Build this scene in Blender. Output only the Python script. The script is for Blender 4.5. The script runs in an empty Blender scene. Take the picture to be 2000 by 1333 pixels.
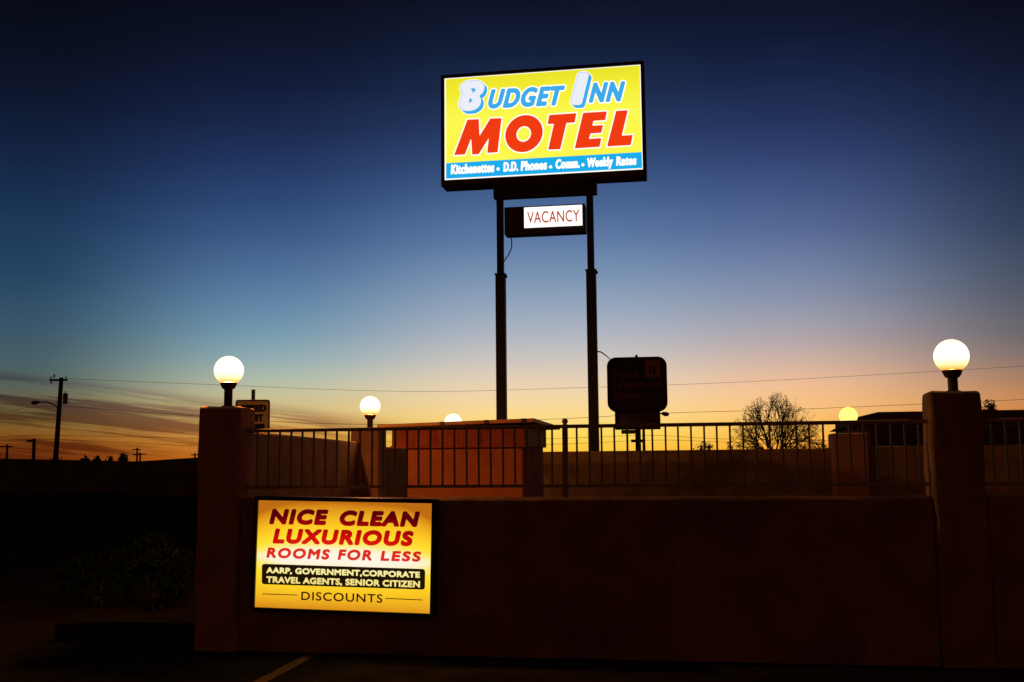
import bpy, bmesh, math, random
import numpy as np
from mathutils import Vector, Matrix

random.seed(7)
S = bpy.context.scene
COL = S.collection
R = math.radians

# ------------------------------------------------------------------ camera
F, EYE = 2050.0, 1.6                      # focal length in photo pixels (2000 wide), eye height
PITCH, ROLL = R(6.37), R(-0.53)
CM = Matrix.Rotation(math.pi / 2 + PITCH, 3, 'X') @ Matrix.Rotation(ROLL, 3, 'Z')
CO = Vector((0, 0, EYE))
cd = bpy.data.cameras.new('camera')
cam = bpy.data.objects.new('camera', cd)
COL.objects.link(cam)
cam.matrix_world = Matrix.Translation(CO) @ CM.to_4x4()
cd.sensor_width = 36.0
cd.lens = 36.0 * F / 2000.0
cd.clip_start, cd.clip_end = 0.05, 3000
S.camera = cam

# ------------------------------------------------------------------ exposure
S.view_settings.view_transform = 'Standard'
S.view_settings.look = 'None'
S.view_settings.exposure = 0
S.view_settings.gamma = 1


def lin(c):
    return tuple(((v / 255) / 12.92 if v / 255 <= 0.04045 else (((v / 255) + 0.055) / 1.055) ** 2.4) for v in c[:3])


# ------------------------------------------------------------------ world: dusk sky
class NT:
    """small helper for writing node graphs as expressions"""
    def __init__(self, tree):
        self.t, self.n, self.l = tree, tree.nodes, tree.links

    def put(self, sock, v):
        if hasattr(v, 'is_output') or isinstance(v, bpy.types.NodeSocket):
            self.l.new(v, sock)
        elif isinstance(v, (tuple, list)) and len(v) == 3 and sock.type == 'RGBA':
            sock.default_value = (*v, 1)
        else:
            sock.default_value = v

    def m(self, op, a, b=0.0, c=None, clamp=False):
        x = self.n.new('ShaderNodeMath'); x.operation = op; x.use_clamp = clamp
        self.put(x.inputs[0], a); self.put(x.inputs[1], b)
        if c is not None: self.put(x.inputs[2], c)
        return x.outputs[0]

    def rng(self, v, a, b, lo=0.0, hi=1.0, smooth=True):
        x = self.n.new('ShaderNodeMapRange'); x.interpolation_type = 'SMOOTHSTEP' if smooth else 'LINEAR'
        self.put(x.inputs[0], v); self.put(x.inputs[1], a); self.put(x.inputs[2], b)
        self.put(x.inputs[3], lo); self.put(x.inputs[4], hi)
        return x.outputs[0]

    def ramp(self, v, stops, interp='LINEAR'):
        x = self.n.new('ShaderNodeValToRGB'); r = x.color_ramp; r.interpolation = interp
        self.put(x.inputs[0], v)
        stops = sorted(stops)
        while len(r.elements) > 1: r.elements.remove(r.elements[-1])
        r.elements[0].position = stops[0][0]; r.elements[0].color = (*stops[0][1], 1)
        for p, c in stops[1:]:
            e = r.elements.new(p); e.color = (*c, 1)
        return x.outputs[0]

    def mix(self, f, a, b, mode='MIX'):
        x = self.n.new('ShaderNodeMix'); x.data_type = 'RGBA'; x.blend_type = mode
        self.put(x.inputs[0], f); self.put(x.inputs[6], a); self.put(x.inputs[7], b)
        return x.outputs[2]

    def xyz(self, a, b, c):
        x = self.n.new('ShaderNodeCombineXYZ')
        self.put(x.inputs[0], a); self.put(x.inputs[1], b); self.put(x.inputs[2], c)
        return x.outputs[0]

    def noise(self, vec, scale, detail=4, rough=0.55, dist=0.0):
        x = self.n.new('ShaderNodeTexNoise')
        if vec is not None: self.put(x.inputs['Vector'], vec)
        x.inputs['Scale'].default_value = scale; x.inputs['Detail'].default_value = detail
        x.inputs['Roughness'].default_value = rough; x.inputs['Distortion'].default_value = dist
        return x.outputs[0]


W = bpy.data.worlds.new('World')
S.world = W
W.use_nodes = True
w = NT(W.node_tree)
bg = W.node_tree.nodes['Background']
tc = w.n.new('ShaderNodeTexCoord')
sep = w.n.new('ShaderNodeSeparateXYZ')
w.l.new(tc.outputs['Generated'], sep.inputs[0])
DEG = 180 / math.pi
el = w.m('MULTIPLY', w.m('ARCSINE', sep.outputs[2]), DEG)
az = w.m('MULTIPLY', w.m('ARCTAN2', sep.outputs[0], sep.outputs[1]), DEG)
EMAX = 50.0


def el_of(y):                                  # photo row -> elevation at mid width
    return max(0.0, math.degrees(PITCH + math.atan((666.5 - y) / F)))


def sky_ramp(rows, top, k=0.0):
    st = [(min(1, el_of(y + k) / EMAX), lin(c)) for y, c in rows]
    st += [(36 / EMAX, lin(top)), (1.0, lin(tuple(v * 0.7 for v in top)))]
    return w.ramp(w.m('DIVIDE', el, EMAX), st)


mid = sky_ramp([(893, (255, 192, 44)), (850, (255, 217, 92)), (815, (254, 218, 136)), (780, (246, 215, 165)),
                (740, (228, 207, 182)), (700, (202, 196, 190)), (650, (174, 180, 193)), (600, (149, 166, 188)),
                (540, (122, 147, 179)), (470, (94, 122, 164)), (400, (73, 101, 146)), (330, (54, 79, 124)),
                (260, (40, 60, 100)), (180, (28, 43, 77)), (100, (20, 31, 57)), (0, (14, 18, 38))], (8, 10, 24))
left = sky_ramp([(893, (84, 29, 10)), (875, (118, 54, 14)), (850, (132, 78, 26)), (820, (122, 98, 47)),
                 (790, (108, 98, 66)), (760, (88, 95, 86)), (720, (72, 95, 100)), (650, (56, 85, 106)),
                 (560, (38, 68, 98)), (450, (26, 52, 85)), (350, (20, 36, 66)), (250, (15, 23, 46)),
                 (150, (10, 15, 30)), (0, (6, 8, 16))], (4, 5, 12))
midleft = sky_ramp([(893, (214, 112, 28)), (860, (214, 140, 52)), (830, (214, 166, 86)), (800, (210, 186, 124)),
                    (770, (198, 192, 152)), (740, (176, 188, 170)), (700, (144, 172, 178)), (650, (116, 153, 174)),
                    (600, (98, 136, 168)), (540, (80, 114, 154)), (470, (60, 90, 136)), (400, (45, 71, 117)),
                    (330, (34, 54, 97)), (260, (26, 40, 76)), (180, (19, 28, 57)), (100, (14, 20, 41)), (0, (9, 12, 26))], (5, 6, 16))
midright = sky_ramp([(893, (255, 160, 36)), (850, (255, 190, 84)), (800, (251, 196, 130)), (760, (240, 190, 150)),
                     (720, (212, 180, 163)), (680, (182, 168, 170)), (640, (160, 160, 174)), (600, (140, 148, 172)),
                     (540, (114, 131, 166)), (470, (88, 107, 151)), (400, (68, 88, 134)), (330, (50, 67, 113)),
                     (260, (37, 51, 92)), (180, (26, 37, 71)), (100, (18, 26, 51)), (0, (12, 15, 33))], (6, 8, 20))
right = sky_ramp([(893, (222, 104, 22)), (840, (214, 124, 52)), (800, (196, 131, 82)), (760, (160, 120, 96)),
                  (720, (122, 107, 103)), (680, (99, 96, 103)), (600, (74, 81, 99)), (500, (50, 61, 86)),
                  (400, (35, 46, 73)), (300, (25, 34, 60)), (200, (16, 22, 42)), (100, (10, 13, 27)),
                  (0, (7, 9, 18))], (4, 5, 12))
BACK_FILL = 1.6  # strength of a warm glow added behind the camera to light the front faces
back = w.ramp(w.m('DIVIDE', el, EMAX), [(0.0, (0.056 * BACK_FILL, 0.0125 * BACK_FILL, 0.0020 * BACK_FILL)),
                                        (0.3, (0.030 * BACK_FILL, 0.0062 * BACK_FILL, 0.0014 * BACK_FILL)),
                                        (0.8, (0.0040, 0.0024, 0.0026)), (1.0, (0.0014, 0.0016, 0.0034))])
sky = w.mix(w.rng(az, 0.0, -14.0), mid, midleft)
sky = w.mix(w.rng(az, -12.5, -25.5), sky, left)
sky = w.mix(w.rng(az, 4.0, 16.0), sky, midright)
sky = w.mix(w.rng(az, 14.0, 28.5), sky, right)
# thin streaks of cloud low in the south-west
elt = w.m('ADD', el, w.m('MULTIPLY', az, 0.118))
n1 = w.noise(w.xyz(w.m('MULTIPLY', az, 0.055), elt, 3.7), 1.15, 6, 0.62, 0.3)
n2 = w.noise(w.xyz(w.m('MULTIPLY', az, 0.12), w.m('MULTIPLY', elt, 3.0), 9.1), 1.4, 5, 0.6, 0.3)
st = w.m('MULTIPLY', w.rng(w.m('ADD', w.m('MULTIPLY', n1, 0.62), w.m('MULTIPLY', n2, 0.38)), 0.43, 0.57),
         w.rng(elt, 1.7, 0.7))
st = w.m('MULTIPLY', st, w.rng(az, -1.0, -14.0))
st = w.m('MULTIPLY', st, w.rng(el, 0.05, 0.6))
sky = w.mix(w.m('MULTIPLY', st, 0.95), sky, (0.40, 0.27, 0.40), 'MULTIPLY')
sky = w.mix(w.rng(w.m('ABSOLUTE', az), 38.0, 95.0), sky, back)
w.l.new(sky, bg.inputs[0])
bg.inputs[1].default_value = 1.0


# ------------------------------------------------------------------ placing helpers
def ray(px, py):
    return CM @ Vector(((px - 1000) / F, -(py - 666.5) / F, -1.0))


def at(px, py, Y):
    d = ray(px, py); return CO + d * (Y / d.y)


def ground(px, py, z=0.0):
    d = ray(px, py); return CO + d * ((z - EYE) / d.z)


T = 0.17
A = math.atan(T)
DW = Vector((math.cos(A), -math.sin(A), 0)); NW = Vector((math.sin(A), math.cos(A), 0))
W0 = ground(1000, 1285)


def hitw(px, py, n=0.0):
    """photo pixel -> (s, z) on the plane parallel to the street wall, n metres behind its face"""
    d = ray(px, py); k = (n - (CO - W0).dot(NW)) / d.dot(NW); p = CO + d * k
    return (p - W0).dot(DW), p.z


def wp(s, n, z=0.0):
    return W0 + DW * s + NW * n + Vector((0, 0, z))


# ------------------------------------------------------------------ mesh helpers
class MB:
    def __init__(self): self.v, self.f = [], []

    def face(self, pts):
        b = len(self.v); self.v += [tuple(p) for p in pts]; self.f.append(tuple(range(b, b + len(pts))))

    def box(self, x0, x1, y0, y1, z0, z1):
        b = len(self.v)
        self.v += [(x, y, z) for z in (z0, z1) for x, y in ((x0, y0), (x1, y0), (x1, y1), (x0, y1))]
        for q in ((0, 3, 2, 1), (4, 5, 6, 7), (0, 1, 5, 4), (1, 2, 6, 5), (2, 3, 7, 6), (3, 0, 4, 7)):
            self.f.append(tuple(b + i for i in q))

    def tube(self, pts, rad, seg=8, caps=True):
        pts = [Vector(p) for p in pts]
        if not isinstance(rad, (list, tuple)): rad = [rad] * len(pts)
        b = len(self.v); n = len(pts); up = None
        for i, p in enumerate(pts):
            t = (pts[min(i + 1, n - 1)] - pts[max(i - 1, 0)]).normalized()
            if up is None:
                up = Vector((0, 0, 1)) if abs(t.z) < 0.9 else Vector((1, 0, 0))
            x = t.cross(up).normalized(); y = x.cross(t).normalized(); up = y
            for k in range(seg):
                a = 2 * math.pi * k / seg
                self.v.append(tuple(p + (x * math.cos(a) + y * math.sin(a)) * rad[i]))
        for i in range(n - 1):
            for k in range(seg):
                k2 = (k + 1) % seg
                self.f.append((b + i * seg + k, b + i * seg + k2, b + (i + 1) * seg + k2, b + (i + 1) * seg + k))
        if caps:
            self.f.append(tuple(b + k for k in reversed(range(seg))))
            self.f.append(tuple(b + (n - 1) * seg + k for k in range(seg)))

    def lathe(self, prof, c=(0, 0, 0), seg=32):
        b = len(self.v)
        for r, z in prof:
            for k in range(seg):
                a = 2 * math.pi * k / seg
                self.v.append((c[0] + r * math.cos(a), c[1] + r * math.sin(a), c[2] + z))
        for i in range(len(prof) - 1):
            for k in range(seg):
                k2 = (k + 1) % seg
                self.f.append((b + i * seg + k, b + i * seg + k2, b + (i + 1) * seg + k2, b + (i + 1) * seg + k))
        self.f.append(tuple(b + k for k in reversed(range(seg))))
        self.f.append(tuple(b + (len(prof) - 1) * seg + k for k in range(seg)))

    def prism(self, poly, y0, y1):
        """polygon in x,z pulled from y0 to y1"""
        n = len(poly); b = len(self.v)
        self.v += [(x, y0, z) for x, z in poly] + [(x, y1, z) for x, z in poly]
        self.f.append(tuple(b + i for i in range(n)))
        self.f.append(tuple(b + n + i for i in reversed(range(n))))
        for i in range(n):
            j = (i + 1) % n
            self.f.append((b + i, b + n + i, b + n + j, b + j))

    def build(self, name, mat, parent=None, bevel=0.0, smooth=False, seg=2):
        me = bpy.data.meshes.new(name)
        me.from_pydata(self.v, [], self.f)
        bm = bmesh.new(); bm.from_mesh(me)
        bmesh.ops.remove_doubles(bm, verts=bm.verts, dist=1e-5)
        bmesh.ops.recalc_face_normals(bm, faces=bm.faces)
        if bevel:
            es = [e for e in bm.edges if len(e.link_faces) == 2 and e.calc_face_angle(0) > R(35)]
            bmesh.ops.bevel(bm, geom=es, offset=bevel, segments=seg, affect='EDGES', profile=0.5)
        bm.to_mesh(me); bm.free()
        if smooth:
            for p in me.polygons: p.use_smooth = True
        me.materials.append(mat)
        o = bpy.data.objects.new(name, me); COL.objects.link(o)
        if parent: o.parent = parent
        return o


def tag(o, label=None, cat=None, group=None, kind=None):
    if label: o['label'] = label
    if cat: o['category'] = cat
    if group: o['group'] = group
    if kind or cat: o['kind'] = kind or 'thing'
    return o


def empty(name, loc, rz=0.0, label=None, cat=None, group=None):
    o = bpy.data.objects.new(name, None); COL.objects.link(o)
    o.location = loc; o.rotation_euler = (0, 0, rz); o.empty_display_size = 0.2
    return tag(o, label, cat, group)


# ------------------------------------------------------------------ materials
def material(name, base, rough=0.7, metal=0.0, var=0.25, vscale=6.0, bump=0.0, bscale=60.0, stain=None, spec=0.3):
    m = bpy.data.materials.new(name); m.use_nodes = True
    t = NT(m.node_tree); p = m.node_tree.nodes['Principled BSDF']
    c = t.n.new('ShaderNodeTexCoord').outputs['Object']
    nz = t.noise(c, vscale, 6, 0.6)
    col = t.mix(t.rng(nz, 0.3, 0.7), tuple(v * (1 - var) for v in base), tuple(min(1, v * (1 + var)) for v in base))
    if stain:
        n3 = t.noise(c, stain[1], 5, 0.65, 0.6)
        col = t.mix(t.m('MULTIPLY', t.rng(n3, 0.52, 0.68), stain[2]), col, stain[0])
    t.l.new(col, p.inputs['Base Color'])
    p.inputs['Roughness'].default_value = rough; p.inputs['Metallic'].default_value = metal
    p.inputs['Specular IOR Level'].default_value = spec
    if bump:
        b = t.n.new('ShaderNodeBump'); b.inputs['Strength'].default_value = bump; b.inputs['Distance'].default_value = 0.01
        h = t.m('ADD', t.noise(c, bscale, 5, 0.6), t.m('MULTIPLY', t.noise(c, bscale * 0.12, 3, 0.5), 1.5))
        t.l.new(h, b.inputs['Height']); t.l.new(b.outputs[0], p.inputs['Normal'])
    return m


def emitter(name, col, strength, fac=None):
    """self-lit plastic; fac(nt, object coordinates) may return a socket that replaces col"""
    m = bpy.data.materials.new(name); m.use_nodes = True
    t = NT(m.node_tree); p = m.node_tree.nodes['Principled BSDF']
    p.inputs['Base Color'].default_value = (0.02, 0.02, 0.02, 1); p.inputs['Roughness'].default_value = 0.35
    p.inputs['Specular IOR Level'].default_value = 0.2
    p.inputs['Emission Strength'].default_value = strength
    if fac:
        c = t.n.new('ShaderNodeTexCoord').outputs['Object']
        t.l.new(fac(t, c), p.inputs['Emission Color'])
    else:
        p.inputs['Emission Color'].default_value = (*col, 1)
    return m


STUCCO = material('stucco', (0.40, 0.28, 0.17), 0.9, 0, 0.28, 2.2, 0.9, 70, ((0.19, 0.125, 0.08), 1.1, 0.6), 0.1)
STUCCO_HUT = material('stucco_terracotta', (0.44, 0.145, 0.06), 0.9, 0, 0.12, 3.0, 0.5, 90, ((0.27, 0.085, 0.035), 1.6, 0.55), 0.1)
WOOD_RED = material('red_stained_wood', (0.26, 0.05, 0.025), 0.65, 0, 0.3, 9, 0.3, 30, None, 0.25)
ROOF_METAL = material('copper_painted_metal', (0.55, 0.26, 0.10), 0.5, 0, 0.2, 5, 0.1, 30, None, 0.35)
IRON = material('painted_iron', (0.44, 0.38, 0.25), 0.55, 0.0, 0.2, 12, 0.1, 80, None, 0.3)
POLE_STEEL = material('black_painted_steel', (0.018, 0.016, 0.014), 0.5, 0.0, 0.3, 6, 0.1, 60, None, 0.3)
CABINET = material('dark_bronze_cabinet', (0.035, 0.018, 0.012), 0.45, 0.0, 0.25, 3, 0.05, 40, None, 0.35)
LAMP_IRON = material('brown_lamp_iron', (0.07, 0.035, 0.022), 0.5, 0.0, 0.2, 14, 0.05, 60, None, 0.35)
ASPHALT = material('asphalt', (0.036, 0.031, 0.026), 1.0, 0, 0.3, 2.5, 0.6, 140, ((0.02, 0.02, 0.02), 0.7, 0.6), 0.0)
DIRT = material('dry_ground', (0.028, 0.022, 0.016), 1.0, 0, 0.3, 0.6, 0.4, 30, None, 0.0)
CONCRETE = material('concrete', (0.13, 0.115, 0.095), 0.9, 0, 0.2, 2, 0.4, 60, ((0.1, 0.09, 0.08), 1.2, 0.5), 0.15)
BLOCK = material('grey_block', (0.12, 0.115, 0.10), 0.9, 0, 0.25, 0.8, 0.2, 20, None, 0.1)
STUCCO_LIT = material('stucco_lit', (0.56, 0.33, 0.22), 0.9, 0, 0.2, 2.2, 0.9, 70, ((0.30, 0.17, 0.11), 1.1, 0.6), 0.1)  # lighter, redder stucco copy: warm lamplight painted into the pillar colour
PAINT = material('worn_yellow_paint', (0.26, 0.15, 0.06), 0.9, 0, 0.15, 5, 0.2, 80, ((0.05, 0.042, 0.035), 9, 0.85), 0.0)
TIMBER = material('weathered_timber', (0.06, 0.045, 0.032), 0.9, 0, 0.3, 4, 0.2, 30, None, 0.1)
WIRE = material('wire', (0.03, 0.025, 0.02), 0.6, 0, 0.1, 4)
GREYMETAL = material('galvanised_metal', (0.16, 0.155, 0.15), 0.45, 0.6, 0.15, 8, 0, 0, None, 0.4)
SIGNWHITE = material('white_sign_sheet', (0.78, 0.70, 0.58), 0.45, 0, 0.05, 4, 0, 0, None, 0.4)
SIGNBLACK = material('black_sign_print', (0.02, 0.015, 0.013), 0.5, 0, 0.1, 4)
BARK = material('bark', (0.13, 0.055, 0.03), 0.9, 0, 0.3, 20, 0.3, 60)
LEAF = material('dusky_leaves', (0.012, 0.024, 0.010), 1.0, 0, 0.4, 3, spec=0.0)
DRYLEAF = material('dry_leaves', (0.16, 0.065, 0.025), 0.8, 0, 0.4, 3)
BANKBROWN = material('dark_brown_sign_plastic', (0.045, 0.022, 0.016), 0.35, 0, 0.1, 2, 0, 0, None, 0.3)
BANKTEXT = material('faded_red_letters', (0.42, 0.16, 0.10), 0.5, 0, 0.15, 6)
BANKLOGO = material('faded_orange_emblem', (0.60, 0.26, 0.09), 0.5, 0, 0.15, 6)
GLASSDARK = material('dark_glass', (0.012, 0.012, 0.013), 0.15, 0, 0.1, 2, 0, 0, None, 0.5)
ROOFTILE = material('brown_roof', (0.13, 0.065, 0.035), 1.0, 0, 0.25, 3, 0.3, 20, None, 0.0)
TRIM = material('tan_trim', (0.30, 0.20, 0.12), 0.8, 0, 0.1, 4)
GREENBLADE = material('green_street_blade', (0.03, 0.09, 0.05), 0.5, 0, 0.1, 4)



def globe_mat(white):
    """milk glass: glows, and lets the bulb inside shine through"""
    m = bpy.data.materials.new('milk_glass'); m.use_nodes = True
    t = NT(m.node_tree); m.node_tree.nodes.remove(m.node_tree.nodes['Principled BSDF'])
    c = t.n.new('ShaderNodeTexCoord').outputs['Object']
    s = t.n.new('ShaderNodeSeparateXYZ'); t.l.new(c, s.inputs[0])
    # emission graded by height: the bottom rim above the fitter glows dimmer and yellower
    u = t.rng(s.outputs[2], -0.125, 0.125, 0, 1, False)
    col = t.ramp(u, [(0.0, (1.1, 0.36, 0.03)), (0.10, (1.5, 0.75, 0.09)), (0.20, (1.9, 1.35, 0.45)), (0.34, (2.2, 1.8, 1.2 * white)), (0.6, (2.4, 2.1, 1.75 * white)), (1.0, (2.0, 1.7, 1.25 * white))])
    e = t.n.new('ShaderNodeEmission'); t.l.new(col, e.inputs[0]); e.inputs[1].default_value = 0.85
    tr = t.n.new('ShaderNodeBsdfTransparent'); tr.inputs[0].default_value = (1, 1, 1, 1)
    mx = t.n.new('ShaderNodeMixShader'); mx.inputs[0].default_value = 0.5
    t.l.new(tr.outputs[0], mx.inputs[1]); t.l.new(e.outputs[0], mx.inputs[2])
    t.l.new(mx.outputs[0], m.node_tree.nodes['Material Output'].inputs[0])
    return m


# ------------------------------------------------------------------ lettering: outlines -> thickened flat mesh
def font_loops(s, space=1.0):
    cu = bpy.data.curves.new('t', 'FONT'); cu.body = s; cu.space_character = space; cu.fill_mode = 'FRONT'
    cu.resolution_u = 5
    ob = bpy.data.objects.new('t', cu); COL.objects.link(ob)
    dg = bpy.context.evaluated_depsgraph_get(); dg.update()
    me = ob.evaluated_get(dg).to_mesh()
    P = np.array([v.co[:2] for v in me.vertices]).reshape(-1, 2)
    cnt = {}
    for p in me.polygons:
        vs = list(p.vertices)
        for a, b in zip(vs, vs[1:] + vs[:1]):
            k = (min(a, b), max(a, b)); cnt[k] = cnt.get(k, 0) + 1
    seg = np.array([(*P[a], *P[b]) for (a, b), n in cnt.items() if n == 1])
    ob.evaluated_get(dg).to_mesh_clear()
    bpy.data.objects.remove(ob); bpy.data.curves.remove(cu)
    return seg


def poly_segs(polys):
    out = []
    for p in polys:
        for a, b in zip(p, p[1:] + p[:1]): out.append((*a, *b))
    return np.array(out, float)


def sdf(seg, X, Z, whole=None):
    """signed distance (inside positive) of the even-odd area bounded by the segments"""
    shp = X.shape; x = X.ravel()[:, None]; z = Z.ravel()[:, None]
    out = np.empty(x.shape[0])
    ax, az_, bx, bz = seg.T
    qx, qz, wx_, wz = (seg if whole is None else whole).T
    dx, dz = bx - ax, bz - az_; L = dx * dx + dz * dz + 1e-12
    for i in range(0, x.shape[0], 6000):
        xx, zz = x[i:i + 6000], z[i:i + 6000]
        t = np.clip(((xx - ax) * dx + (zz - az_) * dz) / L, 0, 1)
        d = np.sqrt(((xx - ax - t * dx) ** 2 + (zz - az_ - t * dz) ** 2).min(1))
        cr = ((qz > zz) != (wz > zz)) & (xx < (wx_ - qx) * (zz - qz) / np.where(np.abs(wz - qz) < 1e-12, 1e-12, wz - qz) + qx)
        out[i:i + 6000] = np.where(cr.sum(1) % 2 == 1, d, -d)
    return out.reshape(shp)


def field_faces(Fv, x0, z0, h, mapf, mb):
    """marching squares: add the area where Fv > 0"""
    nz, nx = Fv.shape
    ins = Fv > 0
    for j in range(nz - 1):
        a = ins[j, :-1].astype(int) + ins[j, 1:] + ins[j + 1, :-1] + ins[j + 1, 1:]
        i = 0
        while i < nx - 1:
            if a[i] == 4:
                k = i
                while k < nx - 1 and a[k] == 4: k += 1
                mb.face([mapf(x0 + i * h, z0 + j * h), mapf(x0 + k * h, z0 + j * h),
                         mapf(x0 + k * h, z0 + (j + 1) * h), mapf(x0 + i * h, z0 + (j + 1) * h)])
                i = k; continue
            if a[i] > 0:
                cs = [(i, j), (i + 1, j), (i + 1, j + 1), (i, j + 1)]; pts = []
                for q in range(4):
                    (ia, ja), (ib, jb) = cs[q], cs[(q + 1) % 4]
                    fa, fb = Fv[ja, ia], Fv[jb, ib]
                    if fa > 0: pts.append((ia, ja))
                    if (fa > 0) != (fb > 0):
                        t = fa / (fa - fb); pts.append((ia + (ib - ia) * t, ja + (jb - ja) * t))
                if len(pts) > 2: mb.face([mapf(x0 + u * h, z0 + v * h) for u, v in pts])
            i += 1


def letters(seg, bold, mapf, mb, h=0.02, shifts=((0, 0),), lo=None, hi=None, square=False):
    """seg in glyph units (cap height about 0.68); bold widens every stroke on each side"""
    m = abs(bold) + 3 * h + 0.02
    mx = max(abs(s[0]) for s in shifts) + m; mz = max(abs(s[1]) for s in shifts) + m
    x0 = min(seg[:, 0].min(), seg[:, 2].min()) - mx; x1 = max(seg[:, 0].max(), seg[:, 2].max()) + mx
    z0 = min(seg[:, 1].min(), seg[:, 3].min()) - mz; z1 = max(seg[:, 1].max(), seg[:, 3].max()) + mz
    # work in columns so that each grid point meets only the strokes near it
    step = 1.2
    xa = x0
    nx_all = int((x1 - x0) / h) + 2; nz = int((z1 - z0) / h) + 2
    zz = z0 + np.arange(nz) * h
    Fv = np.full((nz, nx_all), -1.0)
    per = max(4, int(step / h))
    for i in range(0, nx_all, per):
        xs = x0 + np.arange(i, min(i + per, nx_all)) * h
        sel = seg[(np.maximum(seg[:, 0], seg[:, 2]) > xs[0] - mx - 0.3) & (np.minimum(seg[:, 0], seg[:, 2]) < xs[-1] + mx + 1.6)]
        if not len(sel): continue
        X, Z = np.meshgrid(xs, zz)
        f = None
        for sx, sz in shifts:
            g = sdf(sel, X - sx, Z - sz, seg); f = g if f is None else np.maximum(f, g)
        Fv[:, i:i + len(xs)] = f + bold
    if lo is not None: Fv[zz < lo, :] = -1
    field_faces(Fv, x0, z0, h, mapf, mb)
    return (x0 + mx, x1 - mx)


class Plane:
    """a sign face: photo pixels <-> local x,z of an Empty lying in that plane"""
    def __init__(self, org_px, n, tilt=0.0):
        self.n, self.tilt = n, tilt
        s, z = hitw(*org_px, n); self.s0, self.z0 = s, z
        self.loc = wp(s, n, z)

    def loc_of(self, px, py, n=None):
        s, z = hitw(px, py, self.n if n is None else n)
        ds, dz = s - self.s0, z - self.z0
        c, q = math.cos(self.tilt), math.sin(self.tilt)
        return (ds * c - dz * q, ds * q + dz * c)


def line_of_text(mb, text, pl, bl, br, tl, y, bold, space=1.1, shear=0.0, h=0.022, conv=None, sub=None, segs=None, cap=0.683):
    """fit a line of text between two baseline points; tl gives the cap height"""
    seg = font_loops(text, space) if segs is None else segs
    b0, b1, t0 = Vector(pl.loc_of(*conv(*bl))), Vector(pl.loc_of(*conv(*br))), Vector(pl.loc_of(*conv(*tl)))
    xmin = min(seg[:, 0].min(), seg[:, 2].min()) - bold; xmax = max(seg[:, 0].max(), seg[:, 2].max()) + bold
    up = (t0.y - b0.y) / (cap + 2 * bold)
    kx = (b1.x - b0.x) / (xmax - xmin); slope = (b1.y - b0.y) / (b1.x - b0.x)

    def mp(u, v):
        x = b0.x + (u - xmin) * kx + (v + bold) * up * shear
        return (x, y, b0.y + (x - b0.x) * slope + (v + bold) * up)
    letters(seg, bold, mp, mb, h)


# ================================================================== THE SETTING
gr = MB()
for i in range(-20, 20):
    for j in range(-6, 34):
        gr.face([(i * 40, j * 40, 0), (i * 40 + 40, j * 40, 0), (i * 40 + 40, j * 40 + 40, 0), (i * 40, j * 40 + 40, 0)])
tag(gr.build('ground', DIRT), kind='structure')
fl = MB(); fl.face([(-9, -12, 0.004), (16, -12, 0.004), (16, 9.6, 0.004), (-9, 9.6, 0.004)])
tag(fl.build('parking_lot', ASPHALT), kind='structure')
rd = MB(); rd.face([(-90, 24, 0.004), (-7, 24, 0.004), (-7, 36, 0.004), (-90, 36, 0.004)])
tag(rd.build('road', ASPHALT), kind='structure')
pk = MB(); pk.box(-90, -7, 22.2, 24, 0, 0.12)
tag(pk.build('pavement', DIRT, bevel=0.015), kind='structure')
dk = MB(); dk.face([tuple(wp(-3, 0.3, 0.006)), tuple(wp(5.6, 0.3, 0.006)), tuple(wp(6.4, 9.4, 0.006)), tuple(wp(-3, 9.4, 0.006))])
tag(dk.build('pool_deck', CONCRETE), kind='structure')
a, b = ground(614, 1276, 0.009), ground(470, 1352, 0.009)
d = (b - a).normalized(); q = Vector((d.y, -d.x, 0)) * 0.05
sp = MB(); e = a + d * 4.5
sp.face([a - q, e - q, e + q, a + q])
tag(sp.build('parking_line', PAINT), kind='structure')

# ------------------------------------------------------------------ the street wall, its pillars and railings
WTOP = hitw(1000, 972.5, 0)[1]
WT = 0.20                                        # wall thickness
lp0, lp1 = hitw(385, 900, -0.03)[0], hitw(468, 900, -0.03)[0]
rp0, rp1 = hitw(1821, 900, -0.03)[0], hitw(1922, 850, -0.03)[0]
PT = hitw(430, 794, -0.03)[1]                    # pillar top
PT2 = hitw(1870, 764, -0.03)[1]
PILD = 0.31


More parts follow.
